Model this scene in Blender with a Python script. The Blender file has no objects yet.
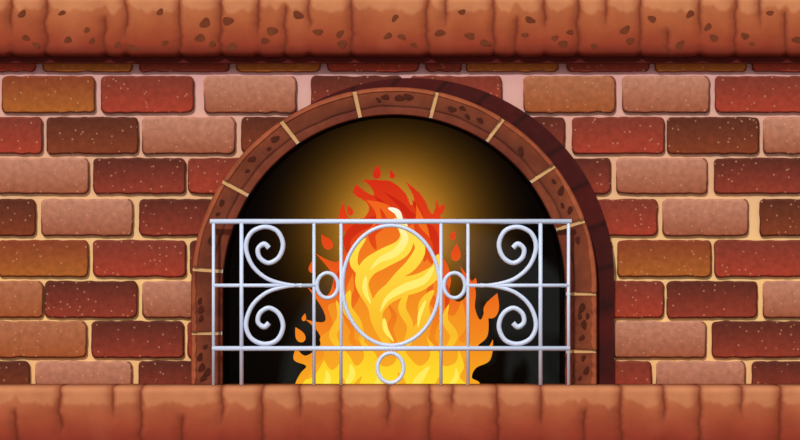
import bpy, bmesh, math, random
from mathutils import Vector, noise
random.seed(7)
S=0.005; D=14.0; ZC=1.1
scene=bpy.context.scene
try:
    scene.view_settings.view_transform='Standard'
    scene.view_settings.look='None'
except Exception as e: print(e)

def W(px,py,y=0.0):
    k=(D+y)/D
    return ((px-400)*S*k, y, ZC+(220-py)*S*k)
def lin(c):
    r=[]
    for v in c[:3]:
        v=v/255.0
        r.append(v/12.92 if v<=0.04045 else ((v+0.055)/1.055)**2.4)
    return (r[0],r[1],r[2],1.0)
def mixc(a,b,t):
    t=max(0,min(1,t)); return tuple(a[i]*(1-t)+b[i]*t for i in range(3))
def ramp(stops,t):
    if t<=stops[0][0]: return stops[0][1]
    for (a,ca),(b,cb) in zip(stops,stops[1:]):
        if t<=b: return mixc(ca,cb,(t-a)/(b-a))
    return stops[-1][1]

def make_obj(name,verts,faces,mats,cols=None,parent=None,smooth=False,fm=None):
    me=bpy.data.meshes.new(name)
    me.from_pydata(verts,[],faces)
    if cols:
        at=me.color_attributes.new("Col",'FLOAT_COLOR','POINT')
        for i,c in enumerate(cols): at.data[i].color=lin(c)
    if not isinstance(mats,(list,tuple)): mats=[mats]
    for m in mats: me.materials.append(m)
    bm=bmesh.new(); bm.from_mesh(me)
    bmesh.ops.recalc_face_normals(bm,faces=bm.faces)
    bm.to_mesh(me); bm.free()
    if smooth:
        for p in me.polygons: p.use_smooth=True
    ob=bpy.data.objects.new(name,me)
    scene.collection.objects.link(ob)
    if parent: ob.parent=parent
    return ob
def empty(name):
    e=bpy.data.objects.new(name,None); scene.collection.objects.link(e); return e

# ---------------- materials ----------------
def mat_attr(name,rough=0.8,spec=0.15,nscale=60,namt=0.25,speck=0.0,speckcol=(225,160,130),bump=0.15):
    m=bpy.data.materials.new(name); m.use_nodes=True
    nt=m.node_tree; b=nt.nodes['Principled BSDF']
    at=nt.nodes.new('ShaderNodeAttribute'); at.attribute_name='Col'
    tc=nt.nodes.new('ShaderNodeTexCoord')
    n=nt.nodes.new('ShaderNodeTexNoise'); n.inputs['Scale'].default_value=nscale; n.inputs['Detail'].default_value=4
    nt.links.new(tc.outputs['Object'],n.inputs['Vector'])
    mr=nt.nodes.new('ShaderNodeMapRange'); mr.inputs[1].default_value=0.3; mr.inputs[2].default_value=0.7
    mr.inputs[3].default_value=1-namt; mr.inputs[4].default_value=1+namt
    nt.links.new(n.outputs['Fac'],mr.inputs[0])
    mul=nt.nodes.new('ShaderNodeVectorMath'); mul.operation='SCALE'
    nt.links.new(at.outputs['Color'],mul.inputs[0]); nt.links.new(mr.outputs[0],mul.inputs['Scale'])
    out=mul.outputs[0]
    if speck>0:
        v=nt.nodes.new('ShaderNodeTexVoronoi'); v.inputs['Scale'].default_value=30
        nt.links.new(tc.outputs['Object'],v.inputs['Vector'])
        cr=nt.nodes.new('ShaderNodeMapRange'); cr.inputs[1].default_value=0.13; cr.inputs[2].default_value=0.17
        cr.inputs[3].default_value=speck; cr.inputs[4].default_value=0
        nt.links.new(v.outputs['Distance'],cr.inputs[0])
        mx=nt.nodes.new('ShaderNodeMix'); mx.data_type='RGBA'
        nt.links.new(cr.outputs[0],mx.inputs[0]); nt.links.new(out,mx.inputs[6])
        mx.inputs[7].default_value=lin(speckcol); out=mx.outputs[2]
    nt.links.new(out,b.inputs['Base Color'])
    b.inputs['Roughness'].default_value=rough
    b.inputs['Specular IOR Level'].default_value=spec
    if bump:
        bp=nt.nodes.new('ShaderNodeBump'); bp.inputs['Strength'].default_value=bump; bp.inputs['Distance'].default_value=0.01
        nt.links.new(n.outputs['Fac'],bp.inputs['Height']); nt.links.new(bp.outputs[0],b.inputs['Normal'])
    return m
def mat_flat(name,c,rough=0.8,spec=0.1,metal=0,nscale=20,namt=0.1):
    m=bpy.data.materials.new(name); m.use_nodes=True
    nt=m.node_tree; b=nt.nodes['Principled BSDF']
    n=nt.nodes.new('ShaderNodeTexNoise'); n.inputs['Scale'].default_value=nscale
    tc=nt.nodes.new('ShaderNodeTexCoord'); nt.links.new(tc.outputs['Object'],n.inputs['Vector'])
    r=nt.nodes.new('ShaderNodeValToRGB')
    l=lin(c)
    r.color_ramp.elements[0].color=(l[0]*(1-namt),l[1]*(1-namt),l[2]*(1-namt),1); r.color_ramp.elements[0].position=.3
    r.color_ramp.elements[1].color=(l[0]*(1+namt),l[1]*(1+namt),l[2]*(1+namt),1); r.color_ramp.elements[1].position=.7
    nt.links.new(n.outputs['Fac'],r.inputs[0]); nt.links.new(r.outputs[0],b.inputs['Base Color'])
    b.inputs['Roughness'].default_value=rough; b.inputs['Specular IOR Level'].default_value=spec; b.inputs['Metallic'].default_value=metal
    return m
def mat_zramp(name,stops,emit=False,strength=1.0):
    m=bpy.data.materials.new(name); m.use_nodes=True
    nt=m.node_tree; b=nt.nodes['Principled BSDF']
    tc=nt.nodes.new('ShaderNodeTexCoord'); sx=nt.nodes.new('ShaderNodeSeparateXYZ')
    nt.links.new(tc.outputs['Object'],sx.inputs[0])
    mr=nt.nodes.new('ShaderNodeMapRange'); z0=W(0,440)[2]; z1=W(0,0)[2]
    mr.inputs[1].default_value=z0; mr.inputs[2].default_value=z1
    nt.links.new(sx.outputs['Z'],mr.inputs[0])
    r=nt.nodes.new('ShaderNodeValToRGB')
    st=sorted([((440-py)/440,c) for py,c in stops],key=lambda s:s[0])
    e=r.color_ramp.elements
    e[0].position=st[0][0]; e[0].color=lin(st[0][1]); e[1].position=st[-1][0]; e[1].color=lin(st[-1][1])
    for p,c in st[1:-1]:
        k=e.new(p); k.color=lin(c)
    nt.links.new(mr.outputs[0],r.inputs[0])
    if emit:
        b.inputs['Base Color'].default_value=(0,0,0,1); b.inputs['Specular IOR Level'].default_value=0
        nt.links.new(r.outputs[0],b.inputs['Emission Color']); b.inputs['Emission Strength'].default_value=strength
    else:
        nt.links.new(r.outputs[0],b.inputs['Base Color']); b.inputs['Roughness'].default_value=.9
        b.inputs['Specular IOR Level'].default_value=.1
    return m

M_brick=mat_attr('brick_clay',nscale=35,namt=.15,speck=.42,speckcol=(215,155,120),bump=.2)
M_slab=mat_attr('carved_stone_slab',nscale=14,namt=.07,bump=.08)
M_arch=mat_attr('arch_stone',nscale=25,namt=.14,bump=.15)
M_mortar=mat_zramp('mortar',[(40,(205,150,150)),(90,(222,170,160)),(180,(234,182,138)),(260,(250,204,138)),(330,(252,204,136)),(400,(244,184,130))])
M_joint=mat_flat('joint_mortar',(214,166,112))
M_pit=mat_flat('stone_pit',(112,54,30),namt=.15)
M_apit=mat_flat('arch_pit',(74,32,20),namt=.15)
M_soot=mat_flat('sooted_lining',(22,25,24),namt=.05,spec=0)
M_back=mat_flat('sooted_back',(35,38,37),namt=.03,spec=0,nscale=5)
M_iron=mat_flat('painted_wrought_iron',(212,225,248),rough=.4,spec=.4,namt=.02)
M_trim=mat_flat('maroon_trim',(84,26,20),namt=.1)
M_floor=mat_flat('floor_boards',(120,70,45),namt=.2)

# ---------------- arch geometry ----------------
CX=394; CY=287; PB=384.4
def ring(u,f,ox=0,oy=0):
    rx=171+(203-171)*f; ry=172+(200-172)*f
    if u<=1: return (CX-rx+ox, PB+(CY-PB)*u+ (oy*min(1,u)))
    if u>=2: return (CX+rx+ox, CY+(PB-CY)*(u-2)+ oy*(1-(u-2)))
    th=math.pi*(u-1)
    return (CX-rx*math.cos(th)+ox, CY-ry*math.sin(th)+oy)
US=[i/4 for i in range(4)]+[1+i/72 for i in range(73)]+[2+i/4 for i in range(1,5)]

# ---------------- wall ----------------
XL,XR=-160,960; PT=-160; PBOT=462
verts=[];faces=[]
def q(pts):
    b=len(verts); verts.extend(pts); faces.append(tuple(range(b,b+len(pts))))
f0=.45
lx=ring(0,f0)[0]; rxx=ring(3,f0)[0]
q([W(XL,PT),W(lx,PT),W(lx,PBOT),W(XL,PBOT)])
q([W(rxx,PT),W(XR,PT),W(XR,PBOT),W(rxx,PBOT)])
arc=[ring(1+i/72,f0) for i in range(73)]
for a,b in zip(arc,arc[1:]):
    q([W(a[0],PT),W(b[0],PT),W(*b),W(*a)])
for (x) in (XL,XR):
    q([W(x,PT),W(x,PBOT),(W(x,PBOT)[0],.3,W(x,PBOT)[2]),(W(x,PT)[0],.3,W(x,PT)[2])])
q([W(XL,PT),W(XR,PT),(W(XR,PT)[0],.3,W(0,PT)[2]),(W(XL,PT)[0],.3,W(0,PT)[2])])
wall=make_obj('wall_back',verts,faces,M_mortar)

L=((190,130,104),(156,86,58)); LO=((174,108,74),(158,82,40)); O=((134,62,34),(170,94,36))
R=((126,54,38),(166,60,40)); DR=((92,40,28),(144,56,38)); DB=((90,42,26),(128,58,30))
rows=[
 (36,72,[(-150,-60,L),(-54,36,R),(42,133,O),(139,230,DR),(236,321,O),(327,419,R),(425,462,DR),(466,559,O),(566,650,DR),(655,747,O),(752,845,R),(850,940,L)]),
 (76,113,[(-96,-4,DR),(2,95,O),(101,194,R),(204,296,L),(311,403,DR),(410,502,R),(523,615,LO),(622,710,L),(715,808,R),(814,905,L)]),
 (117,154,[(-148,-56,L),(-50,43,R),(46,138,DB),(142,235,L),(241,333,DB),(470,565,DR),(572,664,R),(667,759,DB),(763,855,L),(860,950,R)]),
 (158,194,[(-98,-8,DR),(-4,89,L),(93,185,DR),(188,280,R),(520,611,DR),(616,708,L),(714,806,DR),(812,905,O)]),
 (199,236,[(-150,-60,L),(-54,36,DB),(41,133,L),(139,230,DR),(566,658,R),(662,749,L),(759,852,DB),(858,950,R)]),
 (240,277,[(-98,-6,R),(-2,88,O),(93,186,R),(190,280,DR),(520,612,DR),(617,711,O),(714,806,R),(812,905,L)]),
 (281,318,[(-145,-53,L),(-48,43,LO),(45,137,DR),(142,234,L),(572,664,R),(666,758,DR),(763,855,L),(860,950,O)]),
 (321,358,[(-98,-6,R),(-3,87,LO),(91,184,DR),(187,280,R),(520,608,R),(613,706,L),(712,804,DR),(810,905,L)]),
 (361,398,[(-150,-68,R),(-62,30,DB),(35,132,L),(138,230,DR),(560,652,R),(656,746,L),(752,845,DR),(850,945,L)]),
 (-10,31,[(x,x+91,random.choice([L,R,O,DR])) for x in range(-150,900,97)]),
 (-51,-14,[(x,x+91,random.choice([L,R,O,DR])) for x in range(-110,900,97)]),
 (-92,-55,[(x,x+91,random.choice([L,R,O,DR])) for x in range(-150,900,97)]),
 (-133,-96,[(x,x+91,random.choice([L,R,O,DR])) for x in range(-110,900,97)]),
]
bv=[];bf=[];bc=[]
def inside(x,y,f=.5):
    rx=171+32*f; ry=172+28*f
    if y>=CY: return abs(x-CX)<rx
    return ((x-CX)/rx)**2+((y-CY)/ry)**2<1
def push(x,y,f=.5):
    if not inside(x,y,f): return x,y
    rx=171+32*f; ry=172+28*f
    if y>=CY: return (CX+math.copysign(rx,x-CX),y)
    dx,dy=(x-CX)/rx,(y-CY)/ry
    l=max(1e-4,math.hypot(dx,dy)); return (CX+dx/l*rx,CY+dy/l*ry)
def brick(x0,x1,y0,y1,col):
    r=5; pts=[]
    x0+=random.uniform(-.5,.5); x1+=random.uniform(-.5,.5)
    def edge(ax,ay,bx,by,n):
        for i in range(n):
            t=i/n; pts.append((ax+(bx-ax)*t,ay+(by-ay)*t))
    def corner(cx,cy,a0):
        for i in range(5):
            a=math.radians(a0+i*90/5); pts.append((cx+r*math.cos(a),cy+r*math.sin(a)))
    corner(x0+r,y0+r,180); edge(x0+r,y0,x1-r,y0,22)
    corner(x1-r,y0+r,270); edge(x1,y0+r,x1,y1-r,8)
    corner(x1-r,y1-r,0); edge(x1-r,y1,x0+r,y1,22)
    corner(x0+r,y1-r,90); edge(x0,y1-r,x0,y0+r,8)
    if all(inside(px,py) for px,py in pts): return
    sd=random.uniform(0,99)
    p2=[]
    cx=(x0+x1)/2; cy=(y0+y1)/2
    for px,py in pts:
        w=1.1*noise.noise(Vector((px*.12,py*.12,sd)))
        py2=py+w; px2=px+ w*(1 if px>cx else -1)*.6
        p2.append(push(px2,py2))
    p3=[p2[0]]
    for p in p2[1:]:
        if math.hypot(p[0]-p3[-1][0],p[1]-p3[-1][1])>.25: p3.append(p)
    if len(p3)<6: return
    mx=sum(p[0] for p in p3)/len(p3); my=sum(p[1] for p in p3)/len(p3)
    hw=max(6,(max(p[0] for p in p3)-min(p[0] for p in p3))/2); hh=max(6,(max(p[1] for p in p3)-min(p[1] for p in p3))/2)
    clipped=any(inside(px,py) for px,py in pts)
    n=len(p3)
    rim=mixc(col[1],(70,22,14),.6)  # edge shadow painted on lower and right brick bevels
    hi=mixc(col[0],(200,130,100),.06)  # painted highlight along the top bevel
    base=len(bv)
    lay=[(0,.0),(0,-.017),(.8,-.0225),(2.0,-.025)]
    for li,(ins,y) in enumerate(lay):
        for px,py in p3:
            t=(py-y0)/(y1-y0)
            if ins:
                sx=1-ins/hw; sy=1-ins/hh
                qx,qy=mx+(px-mx)*sx,my+(py-my)*sy
                if clipped: qx,qy=push(qx,qy)
            else: qx,qy=px,py
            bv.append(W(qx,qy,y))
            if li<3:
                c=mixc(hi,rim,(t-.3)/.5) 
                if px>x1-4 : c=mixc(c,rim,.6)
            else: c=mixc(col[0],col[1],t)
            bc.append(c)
    for li in range(3):
        for i in range(n):
            j=(i+1)%n
            bf.append((base+li*n+i,base+li*n+j,base+(li+1)*n+j,base+(li+1)*n+i))
    bf.append(tuple(base+3*n+i for i in range(n)))
for y0,y1,bs in rows:
    for x0,x1,c in bs: brick(x0,x1,y0,y1,c)
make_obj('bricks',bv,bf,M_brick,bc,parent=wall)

# ---------------- slabs ----------------
def slab(name,pt,pb,yf,yb,cuts,stops,hil,wave,step=1.3,rows=40,bev=6,hcol=(214,146,100)):
    xs=[]; x=-130
    while x<=930: xs.append(x); x+=step
    vs=[];fs=[];cs=[]
    nr=rows+1+2
    k=(D+yf)/D
    cx_sorted=sorted(c[0] for c in cuts if c[2]-c[1]>.6)
    for x in xs:
        near=min(abs(x-c) for c in cx_sorted)
        wv=noise.noise(Vector((x*.02,3.1,wave)))*.8-1.8*math.exp(-(near/4.0)**2)
        for j in range(-1,rows+2):
            jj=max(0,min(rows,j)); t=jj/rows
            dpt=pt+(pb-pt)*t
            d=min(dpt-pt,pb-dpt)
            y=yf
            if d<bev:
                q_=(bev-d)/bev; y+=bev*S*(1-math.sqrt(max(0,1-q_*q_)))
            g=0;gw=0
            for (cx,a,b,sd) in cuts:
                if abs(x-cx)<20:
                    xx=cx+2.6*noise.noise(Vector((sd,dpt*.06,0)))+.9*noise.noise(Vector((sd+9,dpt*.2,0)))
                    fade=min(1,max(0,(t-a)/.12+ (1 if a<=0 else 0)))*min(1,max(0,(b-t)/.3+(1 if b>=1 else 0)))
                    g=max(g,math.exp(-((x-xx)/(1.0*fade+.01))**2)*fade)
                    dx=x-xx
                    gw=max(gw,math.exp(-(dx/(6.0 if dx<0 else 3.2))**2)*fade)
            y+=g*.005+gw*.008
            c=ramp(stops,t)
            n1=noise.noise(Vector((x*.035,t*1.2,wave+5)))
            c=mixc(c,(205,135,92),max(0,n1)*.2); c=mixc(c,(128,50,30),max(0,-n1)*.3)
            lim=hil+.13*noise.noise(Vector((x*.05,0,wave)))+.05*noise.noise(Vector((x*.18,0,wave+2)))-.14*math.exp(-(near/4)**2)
            c=mixc(c,hcol,.5*max(0,min(1,(lim-t)/.05)))  # top highlight painted into the slab colour, with uneven lower border
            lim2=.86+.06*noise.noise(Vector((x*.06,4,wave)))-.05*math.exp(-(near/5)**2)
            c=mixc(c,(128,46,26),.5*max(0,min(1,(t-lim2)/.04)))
            c=mixc(c,(128,54,32),gw*.5)  # soft shading painted either side of the cracks
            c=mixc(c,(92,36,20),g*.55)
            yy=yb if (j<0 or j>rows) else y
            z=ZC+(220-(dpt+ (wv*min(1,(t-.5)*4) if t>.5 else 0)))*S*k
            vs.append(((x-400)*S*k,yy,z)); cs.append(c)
    for i in range(len(xs)-1):
        for j in range(nr-1):
            a=i*nr+j; fs.append((a,a+1,a+nr+1,a+nr))
        fs.append((i*nr,(i+1)*nr,(i+1)*nr+nr-1,i*nr+nr-1))
    fs.append(tuple(range(nr))); b=(len(xs)-1)*nr; fs.append(tuple(range(b,b+nr)))
    return make_obj(name,vs,fs,M_slab,cs,smooth=True)
mc=[(-90,0,1),(-40,0,.8),(11,0,.75),(46,0,1),(105,.3,1),(126,0,.8),(180,0,1),(221,0,1),(258,0,.8),(285,.1,1),(309,0,.7),(352,0,1),(428,0,1),(446,0,.6),(494,0,1),(516,.3,1),(545,0,.7),(578,0,1),(606,0,.6),(640,0,1),(668,.5,1),(700,0,.8),(735,0,1),(760,0,.6),(786,.2,1),(840,0,1),(890,0,.7)]
mc=[(a,b,c,i*3.7) for i,(a,b,c) in enumerate(mc)]
MY=-.13
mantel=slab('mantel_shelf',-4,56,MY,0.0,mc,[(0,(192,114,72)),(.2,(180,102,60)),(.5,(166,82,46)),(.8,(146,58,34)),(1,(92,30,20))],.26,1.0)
hc=[(-80,0,1),(-20,0,1),(16,.3,1),(60,0,.9),(113,0,.6),(141,0,1),(183,.4,1),(222,0,.7),(262,0,1),(300,0,.6),(341,0,1),(388,0,.8),(430,0,1),(452,0,.5),(498,0,1),(541,0,.8),(585,.3,1),(621,0,1),(664,0,.7),(700,0,1),(742,0,.6),(780,0,1),(850,0,1),(900,0,1)]
hc=[(a,b,c,50+i*2.9) for i,(a,b,c) in enumerate(hc)]
HY=-.30
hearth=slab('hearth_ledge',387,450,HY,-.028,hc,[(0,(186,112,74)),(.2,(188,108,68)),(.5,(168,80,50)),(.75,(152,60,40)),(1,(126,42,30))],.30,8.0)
def disc_list(lst,y,name,mat,parent):
    vs=[];fs=[]
    for (px,py,a,b,rot,yy) in lst:
        base=len(vs); n=12
        for i in range(n):
            t=2*math.pi*i/n; rr=1+.12*math.sin(3*t+px)
            ex,ey=a*rr*math.cos(t),b*rr*math.sin(t)
            vs.append(W(px+ex*math.cos(rot)-ey*math.sin(rot),py+ex*math.sin(rot)+ey*math.cos(rot),yy))
        for i in range(n):
            x,yv,z=vs[base+i]; vs.append((x,yv+.004,z))
        fs.append(tuple(range(base,base+n)))
        for i in range(n): fs.append((base+i,base+(i+1)%n,base+n+(i+1)%n,base+n+i))
    return make_obj(name,vs,fs,mat,parent=parent)
pl=[(62,13),(68,40),(87,30),(92,41),(118,45),(133,48),(165,43),(160,12),(205,23),(228,21),(200,38),(212,44),(232,47),(265,41),(272,31),(318,32),(298,15),(340,34),(342,44),(395,18),(388,36),(402,37),(440,33),(470,36),(485,43),(462,12),(530,20),(525,35),(555,38),(563,44),(570,32),(625,30),(630,41),(652,19),(690,14),(708,27),(714,38),(745,36),(752,44),(770,13),(22,14),(26,38),(36,45),(797,40),(-30,20),(-60,38),(825,20),(870,42),(414,45),(594,46),(680,45)]
lst=[]
for px,py in pl:
    a=random.uniform(3.2,6.0); lst.append((px,py,a,a*random.uniform(.55,.8),random.uniform(-.9,.5),MY-.0012))
disc_list(lst,0,'pits',M_pit,mantel)
def box(name,x0,x1,p0,p1,y0,y1,mat,parent=None):
    vs=[]
    for y in (y0,y1):
        for (x,p) in ((x0,p0),(x1,p0),(x1,p1),(x0,p1)):
            v=W(x,p,y0); vs.append((v[0],y,v[2]))
    fs=[(0,1,2,3),(4,5,6,7),(0,1,5,4),(1,2,6,5),(2,3,7,6),(3,0,4,7)]
    return make_obj(name,vs,fs,mat,parent=parent)
box('under_moulding',-130,930,55,63,-.07,0,M_trim,mantel)

# ---------------- arch ----------------
arch=empty('fireplace_arch')
joints=[.525,1.029,1.178,1.312,1.437,1.568,1.681,1.792,1.892,2.07,2.66]
ends=[0]+joints+[3]
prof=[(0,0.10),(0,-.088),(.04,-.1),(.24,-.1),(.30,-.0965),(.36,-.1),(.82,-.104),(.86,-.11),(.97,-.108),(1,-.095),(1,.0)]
pcol=[(60,26,18),(88,40,26),(110,50,32),(116,54,36),(72,30,20),(104,50,32),(124,60,36),(166,88,54),(156,78,48),(110,48,30),(80,30,20)]  # per-profile colours, with a painted highlight on the outer rim
av=[];af=[];ac=[]
for a,b in zip(ends,ends[1:]):
    def hw(u): return .0034 if 1<u<2 else .017
    u0=a+(hw(a) if a>0 else 0); u1=b-(hw(b) if b<3 else 0)
    n=24; base=len(av); m=len(prof); tint=random.uniform(-.15,.15)
    sd=random.uniform(0,50)
    for i in range(n+1):
        u=u0+(u1-u0)*i/n
        for (f,y),c in zip(prof,pcol):
            ff=f
            if f in (.24,.30,.36): ff=f+.05*noise.noise(Vector((u*22,sd,0)))
            if f in(.82,.86): ff=f+.05*noise.noise(Vector((u*18,sd+5,0)))
            px,py=ring(u,ff)
            av.append(W(px,py,y))
            c=mixc(c,(170,90,50) if tint>0 else (90,34,22),abs(tint))
            nn=noise.noise(Vector((u*14,f*2,sd)))
            c=mixc(c,(84,34,22) if nn<0 else (164,90,54),abs(nn)*.45)
            c=mixc(c,(80,34,20),.35 if i in(0,n) else 0)
            ac.append(c)
    for i in range(n):
        for j in range(m-1):
            k=base+i*m+j; af.append((k,k+1,k+m+1,k+m))
    af.append(tuple(base+j for j in range(m))); af.append(tuple(base+n*m+j for j in range(m)))
make_obj('voussoirs',av,af,M_arch,ac,parent=arch)
def strip(name,fn_in,fn_out,y,yb,mat,cols=None,us=US):
    vs=[];fs=[];cs=[]
    for i,u in enumerate(us):
        a=fn_in(u); b=fn_out(u)
        vs+= [W(*a,y),W(*b,y),W(*b,yb),W(*a,yb)]
        if cols: cs+=[cols(u)]*4
    for i in range(len(us)-1):
        k=i*4
        for j in range(4): fs.append((k+j,k+(j+1)%4,k+4+(j+1)%4,k+4+j))
    fs.append((0,1,2,3)); k=(len(us)-1)*4; fs.append((k,k+1,k+2,k+3))
    return make_obj(name,vs,fs,mat,cs if cols else None,parent=arch)
strip('joint_mortar',lambda u:ring(u,.05),lambda u:ring(u,.97),-.0945,.05,M_joint)
US2=[i/8 for i in range(8)]+[1+i/144 for i in range(145)]+[2+i/8 for i in range(1,9)]
def bcol(u):  # dark tones of the arch's shadow shape, split into segments
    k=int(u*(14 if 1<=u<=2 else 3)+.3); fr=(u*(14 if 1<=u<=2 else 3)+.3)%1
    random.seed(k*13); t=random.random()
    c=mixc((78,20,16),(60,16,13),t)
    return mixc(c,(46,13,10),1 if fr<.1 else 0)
strip('arch_shadow_ring',lambda u:ring(u,.5),lambda u:ring(u,1,17,-9),-.05,0,M_arch,bcol,US2)  # arch's cast shadow, modelled as an added dark ring offset right and up
random.seed(21)
lst=[]
for i in range(170):
    u=random.uniform(.05,2.95)
    if not(1<u<2) and random.random()<.3: continue
    if min(abs(u-j) for j in joints)<(.02 if 1<u<2 else .06): continue
    f=random.uniform(.46,.74); px,py=ring(u,f)
    if any(math.hypot(px-l[0],py-l[1])<7 for l in lst): continue
    a=random.uniform(2.4,5.2)
    th=math.pi*(u-1) if 1<u<2 else (0 if u<=1 else math.pi)
    lst.append((px,py,a,a*.58,th+math.pi/2+random.uniform(-.5,.5)+.4,-.106))
disc_list(lst,0,'pits',M_apit,arch)

# ---------------- firebox ----------------
fb=empty('firebox')
YB=.66
vs=[];fs=[]
us=US
for u in us:
    p=ring(u,.06); w=W(p[0],p[1] if 0<u<3 else 402,0)
    vs+=[(w[0],0.08,w[2]),(w[0],YB,w[2])]
for i in range(len(us)-1):
    k=2*i; fs.append((k,k+1,k+3,k+2))
make_obj('lining',vs,fs,M_soot,parent=fb)
bw=[W(*ring(u,.06)) if 0<u<3 else W(ring(u,.06)[0],402) for u in us]
make_obj('back_panel',[(v[0],YB,v[2]) for v in bw],[tuple(range(len(bw)))],M_back,parent=fb)
zf=W(0,400)[2]
x0=W(CX-172,0)[0]; x1=W(CX+172,0)[0]
make_obj('fire_floor',[(x0,-.028,zf),(x1,-.028,zf),(x1,YB,zf),(x0,YB,zf),(x0,-.028,zf-.05),(x1,-.028,zf-.05),(x1,YB,zf-.05),(x0,YB,zf-.05)],
 [(0,1,2,3),(4,5,6,7),(0,1,5,4),(1,2,6,5),(2,3,7,6),(3,0,4,7)],M_soot,parent=fb)

# ---------------- fire screen ----------------
GY=-.17
gv=[];gf=[]
def tube(pts,r,closed=False,y=GY,taper=None):
    n=len(pts); m=12; base=len(gv)
    for i,(px,py) in enumerate(pts):
        if closed: a=pts[i-1]; b=pts[(i+1)%n]
        else: a=pts[max(0,i-1)]; b=pts[min(n-1,i+1)]
        tx,ty=b[0]-a[0],b[1]-a[1]; l=math.hypot(tx,ty) or 1
        nx,ny=-ty/l,tx/l
        rr=r*(taper(i/(n-1)) if taper else 1)
        for k in range(m):
            t=2*math.pi*k/m
            w=W(px+nx*rr*math.cos(t),py+ny*rr*math.cos(t),y)
            gv.append((w[0],y+rr*S*math.sin(t),w[2]))
    for i in range(n if closed else n-1):
        for k in range(m):
            a=base+i*m+k; b=base+i*m+(k+1)%m
            c=base+((i+1)%n)*m+(k+1)%m; d=base+((i+1)%n)*m+k
            gf.append((a,b,c,d))
    if not closed:
        gf.append(tuple(base+k for k in range(m))); gf.append(tuple(base+(n-1)*m+k for k in range(m)))
def cr(P,n=10,closed=False):
    out=[]; N=len(P)
    for i in range(N if closed else N-1):
        if closed: p0,p1,p2,p3=P[i-1],P[i],P[(i+1)%N],P[(i+2)%N]
        else: p0,p1,p2,p3=P[max(0,i-1)],P[i],P[i+1],P[min(N-1,i+2)]
        for k in range(n):
            t=k/n
            out.append(tuple(.5*((2*p1[d])+(-p0[d]+p2[d])*t+(2*p0[d]-5*p1[d]+4*p2[d]-p3[d])*t*t+(-p0[d]+3*p1[d]-3*p2[d]+p3[d])*t**3) for d in (0,1)))
    if not closed: out.append(P[-1])
    return out
def line(x0,y0,x1,y1,r): tube([(x0,y0),(x1,y1)],r)
line(210,221.5,571.5,221.5,2.5)
line(212,348.5,570,348.5,2.4)
line(213,285.5,316,285.5,1.9); line(465,285.5,569,285.5,1.9)
for x in (213.5,241.5,314,341,441,468,540.5,568.5):
    line(x,221,x,385.0,1.65 if x not in (241.5,540.5) else 2.0)
def ell(cx,cy,rx,ry,r):
    tube([(cx+rx*math.cos(2*math.pi*i/64),cy+ry*math.sin(2*math.pi*i/64)) for i in range(64)],r,True)
ell(391,285.5,48.5,60,2.0); ell(327.5,285.5,10.5,12.5,2.0); ell(454.5,285.5,10.5,12.5,2.0); ell(390.5,368,13,14.8,2.0)
sc=[(302,286),(284,284),(266,278),(252,265),(246,247),(251,233),(264,227),(277,231),(283,244),(279,257),(269,263),(260,258),(258,249),(264,244),(269,248)]
for mx in (0,1):
    for my in (0,1):
        P=[((782-x) if mx else x,(571-y) if my else y) for x,y in sc]
        tube(cr(P),2.4,taper=lambda t:.6+.4*math.sin(min(1,t*1.5+.25)*math.pi/2) if t<.9 else 1.1)
screen=make_obj('fireplace_screen',gv,gf,M_iron,smooth=False)
for p in screen.data.polygons:
    if len(p.vertices)==4: p.use_smooth=True

# ---------------- fire ----------------
fire=empty('fire')
FY=.16
M_red=mat_zramp('flame_red',[(175,(212,44,22)),(240,(228,70,24)),(290,(236,100,28)),(345,(244,140,32)),(385,(248,168,34))],True)
M_dred=mat_zramp('flame_deep_red',[(175,(196,30,20)),(240,(210,48,20)),(385,(226,90,24))],True)
M_org=mat_zramp('flame_orange',[(190,(240,94,30)),(250,(242,120,32)),(300,(245,142,34)),(345,(247,158,36)),(385,(250,176,36))],True)
M_yel=mat_zramp('flame_yellow',[(215,(255,214,90)),(250,(255,222,70)),(300,(253,200,52)),(335,(251,186,44)),(355,(254,204,42)),(385,(255,220,44))],True)
M_pale=mat_zramp('flame_pale',[(205,(255,252,235)),(228,(255,244,170)),(250,(255,238,120)),(385,(255,234,90))],True)
def smooth_poly(P,n=7):
    N=len(P); out=[]
    T=[]
    for i in range(N):
        if len(P[i])>2: T.append(None)
        else:
            a=P[i-1]; b=P[(i+1)%N]; T.append(((b[0]-a[0])*.5,(b[1]-a[1])*.5))
    for i in range(N):
        a=P[i]; b=P[(i+1)%N]; ta=T[i]; tb=T[(i+1)%N]
        d=(b[0]-a[0],b[1]-a[1])
        if ta is None and tb is None: ta=tb=d
        elif ta is None: ta=(d[0]*1.5-tb[0]*.5,d[1]*1.5-tb[1]*.5)
        elif tb is None: tb=(d[0]*1.5-ta[0]*.5,d[1]*1.5-ta[1]*.5)
        for k in range(n):
            t=k/n; h1=2*t**3-3*t*t+1;h2=t**3-2*t*t+t;h3=-2*t**3+3*t*t;h4=t**3-t*t
            out.append((h1*a[0]+h2*ta[0]+h3*b[0]+h4*tb[0],h1*a[1]+h2*ta[1]+h3*b[1]+h4*tb[1]))
    return out
def prism(name,polys,y,th,mat):
    vs=[];fs=[]
    for idx,pts in enumerate(polys):
        yy=y-idx*.0006
        b=len(vs); n=len(pts)
        vs+=[W(px,py,yy) for px,py in pts]
        for px,py in pts:
            w=W(px,py,yy); vs.append((w[0],yy+th,w[2]))
        fs.append(tuple(range(b,b+n))); fs.append(tuple(range(b+n,b+2*n)))
        for i in range(n):
            j=(i+1)%n; fs.append((b+i,b+j,b+n+j,b+n+i))
    return make_obj(name,vs,fs,mat,parent=fire)
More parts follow.
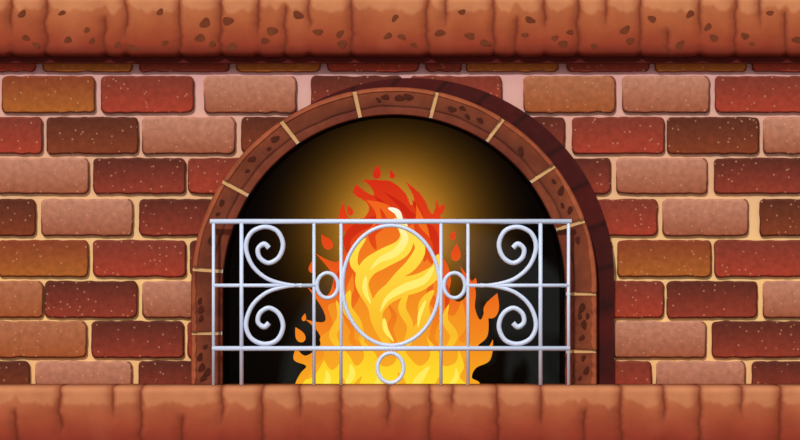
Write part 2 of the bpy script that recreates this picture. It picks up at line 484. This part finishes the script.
def lick(P,w,n=8):
    c=cr(P,n); N=len(c); Lf=[];Rt=[]
    for i,(x,y) in enumerate(c):
        a=c[max(0,i-1)]; b=c[min(N-1,i+1)]
        tx,ty=b[0]-a[0],b[1]-a[1]; l=math.hypot(tx,ty) or 1
        t=i/(N-1)
        ww=max(w*abs(math.sin(math.pi*min(1,(t**.8))))**.9,.05)
        Lf.append((x-ty/l*ww/2,y+tx/l*ww/2)); Rt.append((x+ty/l*ww/2,y-tx/l*ww/2))
    return Lf+Rt[::-1]
body=smooth_poly([(300,399),(295,386),(300,374),(306,366),(294,360),(296,348,1),(304,356),(313,352),(321,343),(318,332),(306,320,1),(324,322),(323,310),(308,288,1),(326,296),(333,282),(331,272),(316,254,1),(337,262),(345,248),(346,234),(338,222),(343,202,1),(350,220),(362,219),(369,210),(366,202),(354,194),(356,184,1),(366,192),(374,195),(370,186),(362,180,1),(378,180),(392,182),(405,193),(411,205),(414,198),(406,182,1),(422,196),(432,214),(437,198,1),(442,230),(438,250),(447,264),(451,280),(449,294),(459,302),(467,292),(460,266,1),(475,288),(475,308),(481,320),(487,302,1),(488,334),(478,346),(486,350),(493,340,1),(490,360),(476,368),(472,378),(480,384),(477,399)])
prism('outer_flame',[body],FY,.05,M_red)
tear=lambda x,y,s,r:[(x+ (px*math.cos(r)-py*math.sin(r))*s, y+(px*math.sin(r)+py*math.cos(r))*s) for px,py in smooth_poly([(0,-1.3,1),(.55,-.2),(.5,.6),(0,.9),(-.5,.6),(-.6,-.1)])]
sp=[tear(377,173,6.5,.1),tear(392,175,4,-.3),tear(441,210,5.5,.5),tear(327,243,8,-.6),tear(453,236,4.5,.2),tear(456,254,8,.1),tear(300,336,7.5,-.5),tear(327,339,6,.3),tear(492,308,12,.35),tear(312,268,5.5,0),tear(350,211,5,-.4),tear(474,284,5,.3),tear(304,318,3.5,.2)]
prism('sparks',sp,FY,.03,M_red)
deep=[lick([(352,262),(347,240),(360,226),(380,218),(384,206),(374,196)],10),
 lick([(434,266),(436,242),(426,226),(410,216),(400,204),(384,192)],10),
 lick([(345,300),(337,284),(345,266),(350,250)],7),lick([(446,310),(447,292),(438,276),(438,262)],6),
 lick([(416,240),(422,224),(418,210),(412,200)],6)]
prism('deep_red_licks',deep,FY-.012,.012,M_dred)
org=[smooth_poly([(314,399),(308,380),(312,368),(324,356),(320,338),(333,326),(328,306),(342,300),(348,284),(354,268),(351,254),(358,238),(372,226),(376,214),(366,200,1),(386,204),(399,215),(407,226),(415,220),(416,204,1),(427,226),(430,244),(427,258),(438,272),(443,290),(441,306),(453,316),(462,300,1),(466,326),(459,340),(472,346),(464,360),(458,374),(466,399)])]
prism('orange_flame',org,FY-.024,.012,M_org)
org2=[lick([(354,334),(347,312),(357,292),(353,270)],9),lick([(430,334),(439,312),(430,294),(434,270)],9),lick([(376,250),(372,234),(384,222),(380,208)],8),
 lick([(424,262),(428,244),(418,230),(414,218)],8),lick([(398,346),(390,330),(394,316),(388,304)],7),lick([(364,350),(352,340),(354,326)],6),lick([(440,350),(432,338),(438,322)],6)]
prism('red_orange_licks',org2,FY-.034,.010,M_red)
yel=[lick([(394,218),(406,234),(402,248),(384,258),(368,268),(362,284),(370,304),(372,318)],19),
 lick([(438,254),(436,270),(420,282),(400,288),(384,298),(376,314),(384,338),(396,350)],19),
 lick([(410,232),(420,248),(412,264),(398,276),(384,288)],12),
 lick([(350,290),(347,308),(358,324),(364,342)],10),
 lick([(434,290),(424,304),(424,322),(412,336),(406,352)],12),
 lick([(408,292),(402,308),(410,326),(404,342)],8),
 lick([(366,238),(356,250),(354,264),(362,276),(360,288)],8),
 smooth_poly([(308,399),(304,382),(314,376),(324,360,1),(332,370),(340,360),(333,340,1),(348,354),(356,366),(364,356),(358,336,1),(374,352),(382,366),(395,362),(398,340,1),(410,358),(420,366),(430,356),(426,336,1),(440,354),(444,366),(456,362),(458,348,1),(464,366),(460,378),(468,399)]),
 lick([(344,352),(333,336),(340,318),(336,300)],8),lick([(446,350),(454,336),(445,320),(449,304)],8)]
prism('yellow_flame',yel,FY-.048,.012,M_yel)
org3=[lick([(330,399),(342,388),(340,374)],8),lick([(390,399),(402,386),(398,372)],8),lick([(450,399),(438,388),(442,374)],7),lick([(366,399),(356,388),(362,376)],6)]
prism('inner_orange_licks',org3,FY-.058,.010,M_org)
pale=[lick([(398,224),(405,238),(396,252),(380,260),(370,270)],8),lick([(434,266),(424,280),(404,288),(388,298),(380,312)],8),lick([(366,276),(365,290),(371,304)],5),
 lick([(388,208),(397,212),(401,220),(408,226)],6),lick([(322,390),(328,380),(326,370)],6),lick([(346,385),(352,374),(350,364)],7),lick([(412,390),(420,378),(430,366)],8),lick([(372,390),(380,380),(376,366)],7),lick([(448,388),(456,378),(456,368)],5),lick([(426,300),(420,314),(418,328)],4),lick([(384,318),(386,330),(394,342)],5)]
prism('pale_cores',pale,FY-.066,.010,M_pale)

# ---------------- floor ----------------
zz=ZC+(220-450.5)*S*(D+HY)/D-.003
make_obj('floor',[(-3,-5,zz),(3,-5,zz),(3,.4,zz),(-3,.4,zz),(-3,-5,zz-.05),(3,-5,zz-.05),(3,.4,zz-.05),(-3,.4,zz-.05)],
 [(0,1,2,3),(4,5,6,7),(0,1,5,4),(1,2,6,5),(2,3,7,6),(3,0,4,7)],M_floor)

# ---------------- lights ----------------
w=bpy.data.worlds.new('room_light'); scene.world=w; w.use_nodes=True
w.node_tree.nodes['Background'].inputs[0].default_value=(.97,.97,1,1); w.node_tree.nodes['Background'].inputs[1].default_value=.52
sl=bpy.data.lights.new('sun','SUN'); sl.energy=2.4; sl.angle=math.radians(4); sl.color=(1,.985,.955)
so=bpy.data.objects.new('sun',sl); scene.collection.objects.link(so)
so.rotation_euler=Vector((.35,1,-.75)).to_track_quat('-Z','Y').to_euler(); so.location=(-2,-5,4)
spd=bpy.data.lights.new('fire_glow','SPOT'); spd.energy=340; spd.color=(1,.36,.03); spd.spot_size=math.radians(122); spd.spot_blend=1; spd.shadow_soft_size=.03
spo=bpy.data.objects.new('fire_glow',spd); scene.collection.objects.link(spo)
spo.location=W(394,230,FY+.07); spo.rotation_euler=Vector((0,1,.0)).to_track_quat('-Z','Y').to_euler()

cam=bpy.data.cameras.new('camera'); co=bpy.data.objects.new('camera',cam); scene.collection.objects.link(co)
co.location=(0,-D,ZC); co.rotation_euler=(math.pi/2,0,0)
cam.sensor_width=36; cam.lens=36*D/(800*S); cam.clip_end=100
scene.camera=co
